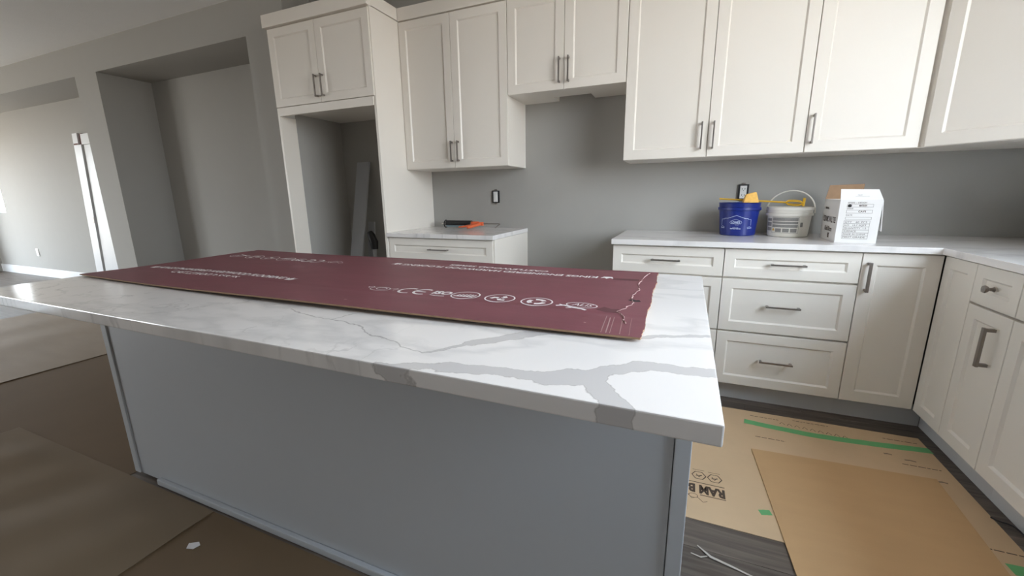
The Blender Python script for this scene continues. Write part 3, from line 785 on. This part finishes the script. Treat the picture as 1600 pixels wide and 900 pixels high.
def left_text(s_, size, w, cx, cy, bold=.0008):
    b2 = text_bm(s_, size, w, bold=bold)
    for v in b2.verts: v.co = Vector((-.0006, cx-v.co.x, cy+v.co.y))
    return b2
bm = bmesh.new()
merge(bm, left_text('CERAMIC WALL TILE', .042, .235, .15, .108)); merge(bm, left_text('10x30cm', .034, .14, .15, .060)); merge(bm, left_text('E', .03, .03, .13, .026, .002))
merge(bm, left_text('ITEM NO.', .014, .07, .22, .165))
obj('printed_lettering', bm, INKB, k, kind='stuff')
bm = bmesh.new(); merge(bm, text_bm('TILES', .008, .018), T(.075, .0, 0)); strip(bm, [(.058, -.006), (.112, -.006)], .0008)
obj('flap_print', place(bm, Matrix.Translation((0, .0070, Hb+.022)) @ Matrix.Rotation(math.pi/2-.32, 4, 'X')), GRIME, k)

# caulking gun on the short countertop
g = thing('caulking_gun', 'black caulking gun with orange handle lying on the short countertop', 'caulking gun', (-.52, -.14, ZK+.0055))
def cyl(bm, p0, p1, r, seg=16): tube(bm, [p0, p1], r, seg)
bm = bmesh.new()
for a0 in range(0, 9):                                        # open half cradle
    th0, th1 = math.radians(20+a0*20), math.radians(40+a0*20)
    def P(th, x, rr): return bm.verts.new((x, .0+rr*math.cos(th), .029+rr*math.sin(th)))
    bm.faces.new((P(th0, -.125, .0285), P(th0, .105, .0285), P(th1, .105, .0285), P(th1, -.125, .0285)))
bmesh.ops.remove_doubles(bm, verts=bm.verts, dist=1e-5)
r = bmesh.ops.extrude_face_region(bm, geom=list(bm.faces))
for e in r['geom']:
    if isinstance(e, bmesh.types.BMVert): v = Vector((0, e.co.y, e.co.z-.029)); v *= .92; e.co.y = v.y; e.co.z = v.z+.029
obj('cradle', bm, BLACK, g)
bm = bmesh.new(); tube(bm, [(-.134+.0, .0+.029*math.cos(q), .029+.029*math.sin(q)) for q in [2*math.pi*i/24 for i in range(25)]], .0045, 6); obj('front_ring', bm, BLACK, g, smooth=True)
bm = bmesh.new(); cyl(bm, (-.12, 0, .027), (.03, 0, .027), .0235, 20); obj('sealant_tube', bm, TUBE, g, smooth=True)
bm = bmesh.new(); cyl(bm, (.03, 0, .027), (.055, 0, .027), .0232, 20); obj('tube_end', bm, PAILW, g, smooth=True)
bm = bmesh.new(); tube(bm, [(-.12, 0, .029), (-.145, 0, .029), (-.175, 0, .029)], [.008, .005, .003], 10); obj('nozzle', bm, PAILW, g, smooth=True)
bm = bmesh.new(); box(bm, .105, .165, -.02, .02, .012, .050); box(bm, .165, .21, -.012, .012, .018, .046); obj('gun_body', bm, ORANGE, g, bevel=.006, smooth=True)
bm = bmesh.new(); tube(bm, [(.150, -.012, .030), (.12, -.055, .022), (.075, -.085, .014), (.04, -.095, .012)], [.012, .011, .010, .008], 10, flat=.7); obj('trigger', bm, ORANGE, g, smooth=True)
bm = bmesh.new(); tube(bm, [(.185, -.010, .030), (.175, -.07, .024), (.160, -.13, .017), (.150, -.155, .015)], [.013, .015, .016, .012], 10, flat=.75); obj('grip', bm, ORANGE, g, smooth=True)
bm = bmesh.new(); tube(bm, [(.06, 0, .031), (.21, 0, .033), (.345, .0, .034), (.355, -.006, .032), (.352, -.03, .024), (.338, -.055, .008)], .0038, 8); obj('plunger_rod', bm, STEEL, g, smooth=True)

# wall outlets
def outlet(x, z, label, kind):
    o = thing('wall_outlet', label, 'outlet', (x, -.0008, z))
    B('box_rim', BLACK, o, (-.030, -.019, -.012, 0, -.048, .048), (.019, .030, -.012, 0, -.048, .048), (-.019, .019, -.012, 0, .040, .048), (-.019, .019, -.012, 0, -.048, -.040))
    for zz in (.048, -.058): B('mounting_ear', STEEL, o, (-.010, .010, -.010, 0, zz, zz+.010))
    d = B('receptacle', OUTW, o, (-.0185, .0185, -.016, -.001, -.0395, .0395), bevel=.002)
    if kind:
        for zz in (.019, -.019): B('slot', BLACK, d, (-.009, -.006, -.0168, -.0161, zz-.004, zz+.006), (.006, .009, -.0168, -.0161, zz-.004, zz+.006), (-.002, .002, -.0168, -.0161, zz-.011, zz-.007))
    else: B('rocker', OUTW, d, (-.011, .011, -.019, -.0161, -.026, .026), bevel=.002)
outlet(1.492, 1.170, 'uncovered white outlet in a black box on the grey wall behind the blue pail', 1)
outlet(-.258, 1.160, 'uncovered white switch in a black box on the grey wall above the caulking gun', 0)
o = thing('wall_outlet', 'white covered outlet low on the wall of the far recess', 'outlet', (-8.32, -.0008, .385))
B('cover_plate', OUTW, o, (-.038, .038, -.008, 0, -.06, .06), bevel=.002); B('socket', TRIM, o, (-.017, .017, -.011, -.0085, .008, .04), (-.017, .017, -.011, -.0085, -.04, -.008))

# ------------------------------------------------------------------ things in the refrigerator alcove
def lean(name, top, bot, w, th, m, label, cat):
    top, bot = Vector(top), Vector(bot); d = (top-bot).normalized(); x = Vector((1, 0, 0)); n = d.cross(x).normalized(); x = n.cross(d).normalized()
    bm = bmesh.new(); vs = []
    for c in (bot, top):
        for sx, sy in ((-1, -1), (1, -1), (1, 1), (-1, 1)): vs.append(bm.verts.new(c+x*sx*w/2+n*sy*th/2))
    for f in ((3,2,1,0),(4,5,6,7),(0,1,5,4),(1,2,6,5),(2,3,7,6),(3,0,4,7)): bm.faces.new([vs[i] for i in f])
    return tag(obj(name, bm, m, bevel=.002), label, cat)
lean('trim_board', (-1.562, -.022, 1.478), (-1.512, -.42, .004), .138, .016, GREYB, 'tall grey trim board leaning inside the refrigerator alcove', 'board')
lean('trim_offcut', (-1.470, -.09, .95), (-1.455, -.21, .004), .07, .014, GREYB, 'short grey trim offcut leaning behind the tall board', 'board')
p = thing('push_pole', 'grey pole with a black grip standing in the refrigerator alcove', 'pole', (-1.365, -.23, 0))
bm = bmesh.new(); tube(bm, [(0, 0, .002), (0, .03, .74)], .016, 10); obj('shaft', bm, GREYB, p, smooth=True)
bm = bmesh.new(); tube(bm, [(0, .03, .72), (-.002, .032, .78), (-.03, .034, .84), (-.045, .036, .87)], [.03, .036, .034, .024], 12); obj('grip', bm, BLACK, p, smooth=True)
